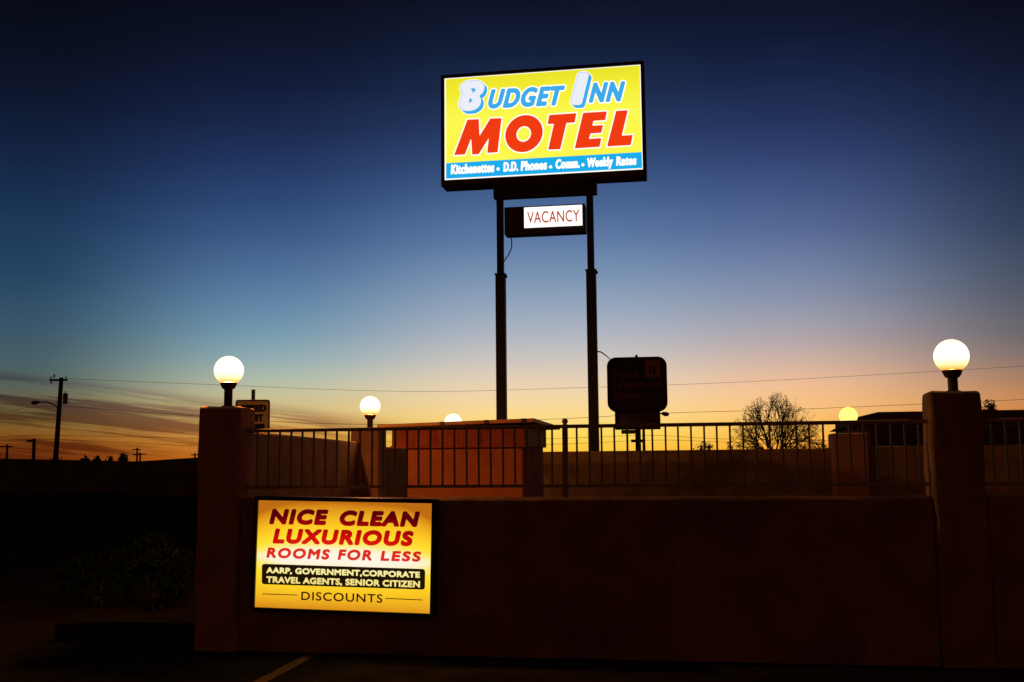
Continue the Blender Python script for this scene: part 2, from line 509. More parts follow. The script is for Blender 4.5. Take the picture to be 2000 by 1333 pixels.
def stucco_box(name, s0, s1, n0, n1, z1, label, cat, mat=STUCCO, bev=0.03, group=None, rag=0.006):
    """a hand-trowelled block: gridded faces nudged a little so that no edge is dead straight"""
    o = MB(); o.box(0, s1 - s0, 0, n1 - n0, -0.05, z1)
    ob = o.build(name, mat)
    bm = bmesh.new(); bm.from_mesh(ob.data)
    bmesh.ops.bevel(bm, geom=list(bm.edges), offset=bev, segments=3, affect='EDGES', profile=0.5)
    for ax in range(3):
        L = [s1 - s0, n1 - n0, z1 + 0.05][ax]; k = int(L / 0.14)
        for i in range(1, k):
            co = [0, 0, -0.05]; co[ax] += L * i / k; no = [0, 0, 0]; no[ax] = 1
            bmesh.ops.bisect_plane(bm, geom=bm.verts[:] + bm.edges[:] + bm.faces[:], plane_co=co, plane_no=no)
    rs = random.Random(len(label) * 7 + int(s0 * 10))
    ph = [rs.uniform(0, 9) for _ in range(6)]
    for v in bm.verts:
        x, y, z = v.co
        v.co += Vector((math.sin(z * 6 + ph[0] + x * 3) * 0.6 + math.sin(z * 17 + y * 9 + ph[1]) * 0.4,
                        math.sin(z * 5 + ph[2] + x * 4) * 0.6 + math.sin(x * 15 + ph[3]) * 0.4,
                        math.sin(x * 7 + ph[4]) * 0.5 + math.sin(x * 19 + y * 11 + ph[5]) * 0.5)) * rag
    bm.to_mesh(ob.data); bm.free()
    for p in ob.data.polygons: p.use_smooth = True
    ob.modifiers.new('weighted', 'WEIGHTED_NORMAL')
    ob.location = wp(s0, n0, 0); ob.rotation_euler.z = -A
    return tag(ob, label, cat, group)


stucco_box('wall', lp1 - 0.005, rp0 + 0.005, 0, WT, WTOP, 'long low stucco wall between the two street pillars, carrying the lit rooms sign', 'wall', rag=0.004)
stucco_box('wall', rp1 - 0.005, rp1 + 2.4, 0, WT, WTOP, 'short stretch of low stucco wall right of the right street pillar', 'wall', rag=0.004)
PG = 'stucco pillars of the enclosure'
stucco_box('pillar', lp0, lp1, -0.03, PILD - 0.03, PT, 'square reddish stucco pillar left of the lit rooms sign', 'pillar', STUCCO_LIT, group=PG, rag=0.008)
stucco_box('pillar', rp0, rp1, -0.03, PILD - 0.03, PT2, 'tall dark stucco pillar at the right, between the two railings', 'pillar', STUCCO, group=PG, rag=0.008)


def globe_lamp(x, y, zb, gd, zc, label, k=1.0, white=1.0, post_r=None):
    """post on zb, globe of diameter gd centred at height zc"""
    t = empty('globe_lamp', (x, y, zb), 0, label, 'lamp', 'white globe lamps on the pillars')
    sc = gd / 0.26
    g = MB(); r = gd / 2; prof = []
    for i in range(15):
        a = math.pi * (0.16 + 0.84 * i / 14)
        prof.append((r * math.sin(a) if i < 14 else 0.002, -r * math.cos(a)))
    g.lathe(prof, (0, 0, 0), 28)
    go = g.build('globe', globe_mat(white), t, smooth=True); go.location = (0, 0, zc - zb)
    ld = bpy.data.lights.new('bulb', 'POINT'); ld.energy = 270 * k; ld.color = (1.0, 0.33, 0.065); ld.shadow_soft_size = r * 0.22
    lo_ = bpy.data.objects.new('bulb', ld); COL.objects.link(lo_); lo_.parent = t; lo_.location = (0, 0, zc - zb - r * 0.12)
    pr = (post_r or 0.037) * sc
    zf = zc - zb - r * math.cos(math.pi * 0.16)
    f = MB()
    f.lathe([(pr * 1.05, -0.055 * sc), (pr * 1.5, -0.045 * sc), (r * 0.55, -0.012 * sc), (r * 0.585, 0.004 * sc), (r * 0.52, 0.008 * sc)], (0, 0, zf), 28)
    f.build('fitter', LAMP_IRON, t, smooth=False)
    p = MB(); p.lathe([(pr * 1.7, 0.0), (pr * 1.7, 0.012), (pr, 0.02), (pr, zf - 0.05 * sc)], (0, 0, 0), 20)
    p.build('post', LAMP_IRON, t)
    return t


def lamp_px(px, py, n, dpx, zb, label, k=1.0, white=1.0):
    s, z = hitw(px, py, n); p = wp(s, n)
    dist = (Vector((p.x, p.y, z)) - CO).dot(CM @ Vector((0, 0, -1)))
    return globe_lamp(p.x, p.y, zb, dpx / F * dist, z, label, k, white)


nc = PILD / 2 - 0.03
lamp_px(447, 724, nc, 57, PT - 0.006, 'glowing white globe lamp on top of the left street pillar', 1.0)
lamp_px(1858, 696, nc, 66, PT2 - 0.006, 'glowing white globe lamp on top of the right street pillar, largest globe', 0.05)


def railing(s0, s1, zt, zb, n, zw, bars, posts, label):
    t = empty('railing', wp(s0, n, zw), -A, label, 'railing', 'iron railings on the street wall')
    L = s1 - s0
    m = MB(); m.box(0, L, -0.016, 0.016, zt - zw - 0.030, zt - zw); m.build('top_rail', IRON, t, bevel=0.004)
    m = MB(); m.box(0, L, -0.013, 0.013, zb - zw - 0.013, zb - zw + 0.013); m.build('bottom_rail', IRON, t, bevel=0.004)
    pm = None
    for x in bars:
        if pm is None:
            c = MB(); c.box(-0.0075, 0.0075, -0.0075, 0.0075, zb - zw + 0.0132, zt - zw - 0.0302)
            o = c.build('baluster', IRON, t); pm = o
        else:
            o = pm.copy(); COL.objects.link(o); o.parent = t
        o.location = (x - s0 + random.uniform(-.002, .002), 0, 0); o.rotation_euler.y = random.gauss(0, 0.002)
    for x in posts:
        c = MB(); c.box(x - s0 - 0.022, x - s0 + 0.022, -0.022, 0.022, -0.02, zt - zw + 0.004)
        po = c.build('post', IRON, t, bevel=0.004)
        c = MB(); r = 0.026
        c.lathe([(0.012, -0.004)] + [(max(0.001, r * math.sin(a)), r * 0.9 - r * math.cos(a)) for a in [math.pi * (0.15 + 0.85 * i / 9) for i in range(10)]], (x - s0, 0, zt - zw + 0.004), 16)
        c.build('ball_cap', IRON, po, smooth=True)
    return t


RN = 0.10
zt = hitw(1104, 829.8, RN)[1]; zb = hitw(1104, 949.3, RN)[1]
sa, sb = hitw(524.5, 880, RN)[0], hitw(1634, 860, RN)[0]
nb = round((sb - sa) / 0.1045); dsb = (sb - sa) / nb
spost = hitw(1104, 880, RN)[0]
bars = [sa + dsb * i for i in range(-1, nb + 9)]
bars = [s for s in bars if lp1 + 0.03 < s < rp0 - 0.02 and abs(s - spost) > 0.035]
railing(lp1 - 0.004, rp0 + 0.004, zt, zb, RN, WTOP, bars, [spost], 'long iron railing with thin upright bars and a ball topped post, between the street pillars')
bars = [rp1 + 0.09 + dsb * i for i in range(20)]
railing(rp1 - 0.004, rp1 + 2.3, zt, zb, RN, WTOP, bars, [], 'iron railing in the dark right of the right street pillar')

# ------------------------------------------------------------------ walls round the pool and the far pillars
def wall_between(p, q, th, z0, z1, label, mat=STUCCO):
    p, q = Vector((p[0], p[1], 0)), Vector((q[0], q[1], 0)); d = q - p; L = d.length
    m = MB(); m.box(0, L, 0, th, 0, 1)
    o = m.build('wall', mat)
    bm = bmesh.new(); bm.from_mesh(o.data)
    for v in bm.verts: v.co.z = -0.05 if v.co.z < 0.5 else z0 + (z1 - z0) * v.co.x / L
    bmesh.ops.bevel(bm, geom=list(bm.edges), offset=0.02, segments=2, affect='EDGES', profile=0.5)
    bm.to_mesh(o.data); bm.free()
    o.location = p; o.rotation_euler.z = math.atan2(d.y, d.x)
    return tag(o, label, 'wall')


def xy(px, Y):
    p = at(px, 890, Y); return (p.x, p.y)


def zat(px, py, Y): return at(px, py, Y).z


YL, YF = 14.2, 17.5
pl1 = wp(lp1 - 0.06, PILD - 0.03)
pf = xy(706, YL)
wall_between(pl1, pf, 0.2, zat(497, 843, pl1.y + 0.2), zat(690, 864, YL), 'stucco wall running back from the left street pillar to the far left pillar')
pm_ = xy(885, YF)
wall_between(xy(735, YL + 0.2), xy(878, YF), 0.2, zat(757, 872, YL + 0.3), zat(880, 878, YF), 'stucco wall behind the hut, on its left side')
pr_ = xy(1650, YF)
wall_between(xy(893, YF + 0.1), xy(1628, YF), 0.2, zat(1090, 883, YF), zat(1620, 876, YF), 'stucco back wall under the sunset, right of the hut')
wall_between((xy(1690, YF)[0], YF - 0.05), (xy(1690, YF)[0] + 9.5, YF - 1.6), 0.2, zat(1690, 872, YF), zat(1690, 872, YF), 'dark stucco back wall in front of the motel wing')


def far_pillar(px, Y, wpx, z, label):
    x, y = xy(px, Y); wd = wpx / F * Y
    m = MB(); m.box(-wd / 2, wd / 2, -wd / 2, wd / 2, -0.05, z)
    o = m.build('pillar', STUCCO_LIT, bevel=0.03, seg=3); o.location = (x, y, 0); o.rotation_euler.z = -A
    return tag(o, label, 'pillar', PG)


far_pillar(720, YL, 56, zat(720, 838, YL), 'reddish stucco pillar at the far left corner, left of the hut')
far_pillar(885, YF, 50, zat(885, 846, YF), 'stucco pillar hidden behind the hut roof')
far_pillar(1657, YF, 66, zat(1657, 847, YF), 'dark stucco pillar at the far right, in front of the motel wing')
for px, py, Y, dpx, zpy, k, lab in ((723, 794, YL, 40, 838, 0.3, 'glowing globe lamp on the far left pillar, beside the hut'),
                                    (885, 825, YF, 34, 846, 0.15, 'glowing globe lamp half hidden behind the hut roof'),
                                    (1657, 813, YF, 35, 847, 0.04, 'dimmer yellow globe lamp half behind the railing on the right')):
    p = at(px, py, Y); ppx = xy(px, Y)
    globe_lamp(p.x, Y, zat(px, zpy, Y) - 0.004, dpx / F * Y, p.z, lab, k, 0.22 if px > 1600 else 1.0)

# ------------------------------------------------------------------ the small hut inside the wall
HN = 2.6
h0, h1 = hitw(795, 900, HN)[0], hitw(1022, 900, HN)[0]
hz_b0 = hitw(900, 874, HN)[1]                     # underside of the fascia
hut = empty('pool_hut', wp(h0, HN), -A, 'small stucco pool hut with a red timber fascia and a thin tilted roof', 'hut')
HD = 1.55
HWD = h1 - h0
m = MB(); m.box(0, HWD, 0, HD, -0.05, hz_b0 + 0.02); m.build('wall', STUCCO_HUT, hut, bevel=0.02)
f0 = hitw(765, 870, HN - 0.04)[0] - h0; f1 = hitw(1025, 870, HN - 0.04)[0] - h0
ztop = hitw(900, 832, HN)[1]
m = MB(); m.box(f0, f1, -0.04, HD + 0.1, hz_b0, ztop - 0.004); fa = m.build('fascia', WOOD_RED, hut, bevel=0.008)
for i in range(1, 6):
    x = f0 + (f1 - f0) * i / 6.0
    m = MB(); m.box(x - 0.004, x + 0.004, -0.047, -0.0425, hz_b0 + 0.024, ztop - 0.03); m.build('batten', WOOD_RED, fa)
m = MB(); m.box(f0 - 0.006, f1 + 0.006, -0.06, -0.0425, hz_b0 - 0.006, hz_b0 + 0.022); m.build('trim_board', WOOD_RED, fa, bevel=0.003)
# roof: thin slab, higher to the right, overhanging all round
RNF = HN - 0.22
ra, rb = hitw(736, 835.5, RNF), hitw(1043, 824.5, RNF)
x0, z0_, x1, z1_ = ra[0] - h0, ra[1], rb[0] - h0, rb[1]
th = 0.044
m = MB(); y0, y1 = -0.22, HD + 0.30
m.v += [(x0, y0, z0_), (x1, y0, z1_), (x1 + 0.02, y1, z1_ - 0.03), (x0, y1, z0_ - 0.03),
        (x0, y0, z0_ + th * .72), (x1, y0, z1_ + th * .9), (x1 + 0.02, y1, z1_ + th * .9 - 0.03), (x0, y1, z0_ + th * .72 - 0.03)]
for qd in ((0, 3, 2, 1), (4, 5, 6, 7), (0, 1, 5, 4), (1, 2, 6, 5), (2, 3, 7, 6), (3, 0, 4, 7)): m.f.append(qd)
rf = m.build('roof', ROOF_METAL, hut, bevel=0.004)
for i, fx in enumerate((0.42, 0.70, 0.935)):
    m = MB(); x = x0 + (x1 - x0) * fx; z = z0_ + (z1_ - z0_) * fx
    m.box(x - 0.022, x + 0.022, y0 - 0.012, y0 - 0.0005, z - 0.004, z + th * (0.72 + .18 * fx) + 0.002)
    m.build('roof_clip', LAMP_IRON, rf)

# ------------------------------------------------------------------ the tall motel sign
MN = 12.0
MP = Plane((1065, 345), MN)
MP.loc = wp(MP.s0, MN, 0.0)
z0m = MP.z0; MP.z0 = 0.0
zc = lambda x, y: (840 + x / 4.348, 100 + y / 4.348)       # detail crop -> photo pixel
sign = empty('motel_sign', MP.loc, -A, 'tall lit yellow motel sign on two black poles with a vacancy box below', 'sign')
DEP = 0.46


def lp(x, y, n=None): return MP.loc_of(*zc(x, y), n)


tl, tr, br_, bl = lp(128, 232), lp(1785, 120), lp(1808, 1010), lp(120, 1095)
fx0, fx1 = (tl[0] + bl[0]) / 2, (tr[0] + br_[0]) / 2
fz0, fz1 = (bl[1] + br_[1]) / 2, (tl[1] + tr[1]) / 2
ol, orr = lp(95, 600)[0], lp(1826, 600)[0]
ot = (lp(95, 205)[1] + lp(1815, 90)[1]) / 2; ob_ = (lp(95, 1130)[1] + lp(1840, 1055)[1]) / 2 - 0.03
m = MB()
m.box(ol, orr, 0.03, DEP, ob_, ot)
cab = m.build('cabinet', CABINET, sign, bevel=0.012)
m = MB(); FR = -0.025                                          # retainer frame round the face
m.box(ol, fx0 - 0.004, FR, 0.0295, ob_, ot); m.box(fx1 + 0.004, orr, FR, 0.0295, ob_, ot)
m.box(fx0 - 0.004, fx1 + 0.004, FR, 0.0295, ob_, fz0 - 0.004); m.box(fx0 - 0.004, fx1 + 0.004, FR, 0.0295, fz1 + 0.004, ot)
m.build('frame', CABINET, cab)
for x in (ol + 0.35, (ol + orr) / 2 - 0.55, (ol + orr) / 2 + 0.5, orr - 0.3):
    m = MB(); m.lathe([(0.014, 0), (0.014, -0.016), (0.004, -0.02)], (x, 0.06, ob_ - 0.0005), 8); m.build('bolt', GREYMETAL, cab)
def panel_glow(t, co):
    # two tubes behind the plastic: faintly brighter along them, duller towards the top edge, a little dirt
    s_ = t.n.new('ShaderNodeSeparateXYZ'); t.l.new(co, s_.inputs[0])
    u = t.rng(s_.outputs[2], fz0, fz1, 0, 1, False)
    c_ = t.ramp(u, [(0.0, lin((255, 252, 92))), (0.3, lin((253, 248, 70))), (0.55, lin((255, 252, 84))), (0.8, lin((246, 240, 52))), (1.0, lin((236, 228, 44)))])
    return t.mix(t.m('MULTIPLY', t.rng(t.noise(co, 1.6, 5, 0.6), 0.45, 0.75), 0.16), c_, lin((232, 222, 40)))


YEL = emitter('lit_yellow_plastic', None, 0.99, panel_glow)
WHT = emitter('lit_white_plastic', (1.0, 0.94, 0.86), 1.15)
WHT2 = emitter('lit_pale_plastic', lin((236, 238, 250)), 1.0)
BLU = emitter('lit_blue_print', lin((24, 176, 240)), 0.97)
BLU2 = emitter('lit_soft_blue_print', lin((62, 174, 238)), 0.97)
RED = emitter('lit_orange_red_print', lin((244, 60, 18)), 0.97)
m = MB(); m.box(fx0, fx1, 0.0, 0.02, fz0, fz1); face = m.build('sign_face', YEL, sign)
# white edging, as the glow along the rim of the face
ew, eb = 0.028, 0.03
m = MB(); yy = -0.003
m.face([(fx0, yy, fz0 + eb), (fx0 + ew, yy, fz0 + eb), (fx0 + ew, yy, fz1), (fx0, yy, fz1)])
m.face([(fx1 - ew * .5, yy, fz0 + eb), (fx1, yy, fz0 + eb), (fx1, yy, fz1), (fx1 - ew * .5, yy, fz1)])
m.face([(fx0 + ew, yy, fz1 - 0.014), (fx1 - ew * .5, yy, fz1 - 0.014), (fx1 - ew * .5, yy, fz1), (fx0 + ew, yy, fz1)])
m.face([(fx0, yy, fz0), (fx1, yy, fz0), (fx1, yy, fz0 + eb), (fx0, yy, fz0 + eb)])
m.build('white_edging', WHT, face)
zb0 = (lp(140, 948)[1] + lp(1792, 865)[1]) / 2
m = MB(); m.face([(fx0 + ew, yy, fz0 + eb + 0.0005), (fx1 - ew * .5, yy, fz0 + eb + 0.0005), (fx1 - ew * .5, yy, zb0), (fx0 + ew, yy, zb0)])
m.build('blue_band', BLU, face)

# MOTEL: heavy slanted letters drawn as polygons, in crop pixels
MOT = [[(205, 885), (318, 584), (415, 580), (420, 724), (512, 575), (608, 571), (574, 862), (485, 867), (500, 740), (414, 878), (358, 880), (350, 742), (296, 880)],
       [(1003, 839), (1052, 620), (998, 622), (1012, 545), (1243, 529), (1229, 608), (1158, 613), (1106, 836)],
       [(1228, 829), (1300, 527), (1502, 514), (1488, 588), (1388, 594), (1378, 636), (1470, 630), (1454, 696), (1362, 702), (1350, 748), (1455, 741), (1440, 815)],
       [(1503, 812), (1580, 510), (1680, 504), (1628, 720), (1722, 714), (1704, 800)]]


def ell(cx, cy, rx, ry, n=44, skew=0.0):
    return [(cx + rx * math.cos(2 * math.pi * i / n) - skew * ry * math.sin(2 * math.pi * i / n), cy + ry * math.sin(2 * math.pi * i / n)) for i in range(n)]


MOT += [ell(798, 703, 158, 158, skew=0.12), ell(796, 706, 62, 66, skew=0.1)]
mot_seg = poly_segs([[lp(*p) for p in pg] for pg in MOT])


def put_letters(seg, bold, y, name, mat, parent, h=0.012, shifts=((0, 0),)):
    m = MB(); letters(seg, bold, lambda u, v: (u, y, v), m, h, shifts)
    return m.build(name, mat, parent)


put_letters(mot_seg, 0.027, -0.006, 'white_outline', WHT, face)
put_letters(mot_seg, 0.0, -0.009, 'motel_lettering', RED, face)


def fitted(text, pl, cv, bl, br, tl, bold, space, shear, cap=0.683):
    """outline segments in sign metres, and the metre size of one glyph unit"""
    seg = font_loops(text, space)
    b0, b1, t0 = Vector(pl.loc_of(*cv(*bl))), Vector(pl.loc_of(*cv(*br))), Vector(pl.loc_of(*cv(*tl)))
    xs = np.concatenate([seg[:, 0], seg[:, 2]]); xmin, xmax = xs.min(), xs.max()
    up = (t0.y - b0.y) / cap; wid = b1.x - b0.x - shear * cap * up * 0.0
    kx = wid / (xmax - xmin); sl = (b1.y - b0.y) / (b1.x - b0.x)
    out = seg.copy()
    for a in (0, 2):
        x = b0.x + (seg[:, a] - xmin) * kx + seg[:, a + 1] * up * shear
        out[:, a + 1] = b0.y + (x - b0.x) * sl + seg[:, a + 1] * up
        out[:, a] = x
    return out, up


# BUDGET INN
bsegs = [fitted('UDGET', MP, zc, (492, 482), (1098, 452), (492, 338), 0, 1.16, 0.27)[0],
         fitted('NN', MP, zc, (1358, 432), (1608, 420), (1358, 282), 0, 1.16, 0.27)[0]]
for bs in bsegs:
    put_letters(bs, 0.053, -0.006, 'white_outline', WHT, face)
    put_letters(bs, 0.026, -0.009, 'blue_lettering', BLU2, face)
def smooth_loop(P, n=6):
    out = []; P = [Vector(p) for p in P]; N = len(P)
    for i in range(N):
        p0, p1, p2, p3 = P[i - 1], P[i], P[(i + 1) % N], P[(i + 2) % N]
        for k in range(n):
            u = k / n
            out.append(tuple(0.5 * ((2 * p1) + (p2 - p0) * u + (2 * p0 - 5 * p1 + 4 * p2 - p3) * u * u + (3 * p1 - p0 - 3 * p2 + p3) * u ** 3)))
    return out


Bo = smooth_loop([(278, 282), (321, 260), (381, 255), (421, 262), (456, 287), (461, 322), (446, 357), (420, 383), (432, 412), (428, 452), (406, 482),
                  (366, 505), (311, 510), (278, 500), (251, 467), (256, 422), (271, 377), (281, 357), (269, 346), (261, 327), (267, 299)])
bseg = poly_segs([[lp(*p) for p in Bo]])
hsegs = [poly_segs([[lp(*p) for p in pg]]) for pg in ([(346, 324), (370, 320), (389, 328), (380, 346), (362, 358), (364, 340)], [(341, 400), (352, 414), (359, 428), (331, 442)])]
px1 = (lp(100, 0)[0] - lp(0, 0)[0]) / 100.0
Iseg = poly_segs([[lp(*p) for p in [(1228, 432), (1284, 214), (1318, 212), (1264, 432)]]])
sh = [(px1 * 2.4 * i, -px1 * 2.8 * i) for i in range(0, 9)]
for sg_, ib in ((bseg, 0.004), (Iseg, 0.072)):
    put_letters(sg_, ib + 0.026, -0.0120, 'white_outline', WHT, face, shifts=sh[::2])
    put_letters(sg_, ib + 0.010, -0.0145, 'blue_shade', BLU2, face, shifts=sh)
    put_letters(sg_, ib, -0.0170, 'white_letter', WHT2, face)
for hs in hsegs: put_letters(hs, 0.004, -0.0195, 'letter_counter', BLU2, face)
# line of services on the blue band
for txt, x0_, x1_, yb0, yb1, ht in (('Kitchenettes', 176, 545, 1050, 1030, 84), ('D.D.', 622, 748, 1027, 1020, 82), ('Phones', 770, 992, 1019, 1007, 82),
                                    ('Comm.', 1064, 1272, 1003, 993, 82), ('Weekly', 1330, 1552, 990, 977, 80), ('Rates', 1580, 1752, 976, 968, 80)):
    sg, up = fitted(txt, MP, zc, (x0_ + 5, yb0 - 5), (x1_ - 5, yb1 - 5), (x0_ + 5, yb0 - ht + 5), 0, 1.12, 0.06)
    put_letters(sg, 0.0125, -0.006, 'white_lettering', WHT, face, h=0.006)
for cx, cy in ((578, 1003), (1024, 985), (1298, 967)):
    put_letters(poly_segs([[lp(*p) for p in ell(cx, cy, 14, 14, 16)]]), 0, -0.006, 'white_dot', WHT, face, h=0.006)

# crossbeam, poles, vacancy box
zp = lambda x, y: (900 + x / 2.665, 360 + y / 2.665)
def vp(x, y, n=None): return MP.loc_of(*zp(x, y), n)
PY = 0.23                                         # pole axis behind the face
pN = MN + PY - 0.08
xl, xr = (MP.loc_of(977, 600, pN)[0]), (MP.loc_of(1155, 600, pN)[0])
bx0, bx1 = MP.loc_of(964, 378, pN)[0], MP.loc_of(1165, 368, pN)[0]
bz0 = (MP.loc_of(964, 388, pN)[1] + MP.loc_of(1165, 378, pN)[1]) / 2
m = MB(); m.box(bx0, bx1, PY - 0.11, PY + 0.11, bz0, ob_ - 0.002); m.build('crossbeam', POLE_STEEL, sign, bevel=0.006)
for px_t, px_s, ys in ((xl, 'l', 534), (xr, 'r', 526)):
    cx = 977.5 if px_s == 'l' else 1154.5
    zsplit = MP.loc_of(cx, ys, pN)[1]
    m = MB(); wu, wl = 6.6 / F * 20.6, 9.6 / F * 20.6
    m.box(px_t - wl, px_t + wl, PY - wl, PY + wl, -0.05, zsplit); po = m.build('pole', POLE_STEEL, sign, bevel=0.012)
    m = MB(); m.box(px_t - wu, px_t + wu, PY - wu, PY + wu, zsplit + 0.0005, bz0 - 0.0005); m.build('upper_pole', POLE_STEEL, po, bevel=0.008)
    m = MB(); m.box(px_t - wl - 0.012, px_t + wl + 0.012, PY - wl - 0.012, PY + wl + 0.012, zsplit - 0.03, zsplit - 0.001)
    m.lathe([(0.02, 0), (0.02, 0.05), (0.012, 0.06)], (px_t + wl + 0.02, PY, zsplit - 0.09), 8)
    m.build('collar', POLE_STEEL, po)
vN = MN + 0.05
vx0, vx1 = MP.loc_of(*zp(226, 190), vN)[0], MP.loc_of(*zp(646, 180), vN)[0]
vz1 = (MP.loc_of(*zp(228, 122), vN)[1] + MP.loc_of(*zp(640, 98), vN)[1]) / 2
vz0 = (MP.loc_of(*zp(240, 262), vN)[1] + MP.loc_of(*zp(650, 246), vN)[1]) / 2
m = MB(); m.box(vx0, vx1, 0.06, 0.40, vz0, vz1); vac = m.build('vacancy_box', CABINET, sign, bevel=0.01)
VP = Plane((1065, 345), vN); VP.z0 = 0.0
VP.s0 = MP.s0
a0, a1 = VP.loc_of(*zp(330, 175)), VP.loc_of(*zp(632, 165))
b1, b0 = (VP.loc_of(*zp(330, 122))[1] + VP.loc_of(*zp(632, 108))[1]) / 2, (VP.loc_of(*zp(330, 228))[1] + VP.loc_of(*zp(632, 215))[1]) / 2
m = MB(); m.box(a0[0], a1[0], 0.045, 0.0595, b0, b1); m.build('lit_panel', emitter('lit_vacancy_plastic', (1.0, 0.95, 0.88), 1.25), vac)
m = MB(); g = 0.012                                # raised frame, left part blank
m.box(vx0 + 0.01, a0[0] - 0.003, 0.04, 0.0592, b0, b1); m.build('blank_panel', CABINET, vac)
sg, up = fitted('VACANCY', VP, zp, (347, 204), (618, 193), (347, 146), 0, 1.05, 0.0)
VRED = emitter('vacancy_red_print', lin((184, 62, 46)), 1.0)
m = MB(); letters(sg, 0.0025, lambda u, v: (u, 0.041, v), m, 0.005); m.build('vacancy_lettering', VRED, vac)
m = MB()
c0, c1, c2, c3 = [MP.loc_of(*zp(x, y), pN) for x, y in ((260, 268), (262, 325), (244, 365), (224, 402))]
m.tube([(c0[0], PY, c0[1] + 0.05), (c0[0], PY, c0[1]), (c1[0], PY, c1[1]), (c2[0], PY, c2[1]), (c3[0] - 0.02, PY, c3[1])], 0.012, 6)
m.build('power_cord', POLE_STEEL, sign)

# ------------------------------------------------------------------ the lit rooms sign on the street wall
zl = lambda x, y: (470 + x / 4.598, 940 + y / 4.598)
LN = -0.13
pt = [hitw(*zl(*c), LN) for c in ((158, 175), (1715, 200), (1702, 1192), (133, 1130))]
tilt = -((math.atan2(pt[1][1] - pt[0][1], pt[1][0] - pt[0][0]) + math.atan2(pt[2][1] - pt[3][1], pt[2][0] - pt[3][0])) / 2)
LP = Plane(zl(930, 680), LN)
LP.tilt = tilt
rs_ = empty('rooms_sign', LP.loc, -A, 'glowing amber wall sign offering nice clean rooms and discounts', 'sign')
rs_.rotation_euler = Matrix.Rotation(-A, 3, 'Z').to_4x4().to_euler()
rs_.matrix_world = Matrix.Translation(LP.loc) @ Matrix.Rotation(-A, 4, 'Z') @ Matrix.Rotation(tilt, 4, 'Y')
lo = lambda x, y: LP.loc_of(*zl(x, y))
c = [lo(158, 175), lo(1715, 200), lo(1702, 1192), lo(133, 1130)]
gx0, gx1 = (c[0][0] + c[3][0]) / 2, (c[1][0] + c[2][0]) / 2
gz1, gz0 = (c[0][1] + c[1][1]) / 2, (c[2][1] + c[3][1]) / 2
fw = 0.034
m = MB(); m.box(gx0 - fw, gx1 + fw, 0.02, 0.126, gz0 - fw, gz1 + fw); cb = m.build('cabinet', CABINET, rs_, bevel=0.008)
m = MB(); FR = -0.014
m.box(gx0 - fw, gx0 - 0.002, FR, 0.0195, gz0 - fw, gz1 + fw); m.box(gx1 + 0.002, gx1 + fw, FR, 0.0195, gz0 - fw, gz1 + fw)
m.box(gx0 - 0.002, gx1 + 0.002, FR, 0.0195, gz0 - fw, gz0 - 0.002); m.box(gx0 - 0.002, gx1 + 0.002, FR, 0.0195, gz1 + 0.002, gz1 + fw)
m.build('frame', CABINET, cb)
GH, GWd = gz1 - gz0, gx1 - gx0
ztube = lo(930, 700)[1]


def tube_glow(stops, power=1.0):
    """light of the tube lying behind the middle of the face, falling off with distance from it"""
    def fac(t, co):
        s = t.n.new('ShaderNodeSeparateXYZ'); t.l.new(co, s.inputs[0])
        dz = t.m('DIVIDE', t.m('SUBTRACT', s.outputs[2], t.m('ADD', ztube, t.m('MULTIPLY', s.outputs[0], -0.012))), GH * 0.5)
        dxx = t.m('DIVIDE', t.m('SUBTRACT', s.outputs[0], (gx0 + gx1) / 2), GWd * 0.5)
        ex = t.m('POWER', t.m('ABSOLUTE', dxx), 4.0)
        dzz = t.m('MULTIPLY', t.m('POWER', t.m('ABSOLUTE', dz), 1.15), 0.95)
        dd = t.m('ADD', dzz, t.m('MULTIPLY', ex, t.m('ADD', 0.15, t.m('MULTIPLY', dz, 0.17))))
        dd = t.m('ADD', dd, t.m('MULTIPLY', t.m('SUBTRACT', t.noise(co, 3.0, 2), 0.5), 0.08))
        return t.ramp(dd, [(p, tuple(v for v in lin(c))) for p, c in stops])
    return fac


AMB = emitter('lit_amber_plastic', None, 1.0, tube_glow([(0.0, (255, 248, 234)), (0.10, (255, 244, 212)), (0.19, (255, 234, 120)), (0.30, (255, 224, 54)), (0.50, (254, 205, 38)),
                                                       (0.72, (240, 176, 34)), (0.92, (214, 136, 24)), (1.0, (188, 108, 18))]))
DRED = emitter('lit_dark_red_print', None, 1.0, tube_glow([(0.0, (226, 50, 36)), (0.12, (222, 40, 28)), (0.30, (214, 14, 8)), (0.5, (165, 4, 8)), (0.75, (96, 0, 8)), (1.0, (60, 0, 4))]))
BLK = emitter('lit_black_print', (0.012, 0.006, 0.001), 1.0)
CRM = emitter('lit_cream_print', None, 1.0, tube_glow([(0.0, (255, 246, 190)), (0.25, (252, 236, 150)), (0.5, (244, 216, 120)), (1.0, (236, 190, 80))]))
BRN = emitter('lit_dark_brown_print', (0.022, 0.004, 0.001), 1.0)
m = MB(); m.box(gx0, gx1, 0.0, 0.015, gz0, gz1); lf = m.build('sign_face', AMB, rs_)


def lower_line(txt, bl, br, tl, bold, space, shear, mat, y, name, h=0.0045):
    sg, up = fitted(txt, LP, zl, bl, br, tl, bold, space, shear)
    m = MB(); letters(sg, bold, lambda u, v: (u, y, v), m, h); return m.build(name, mat, lf)


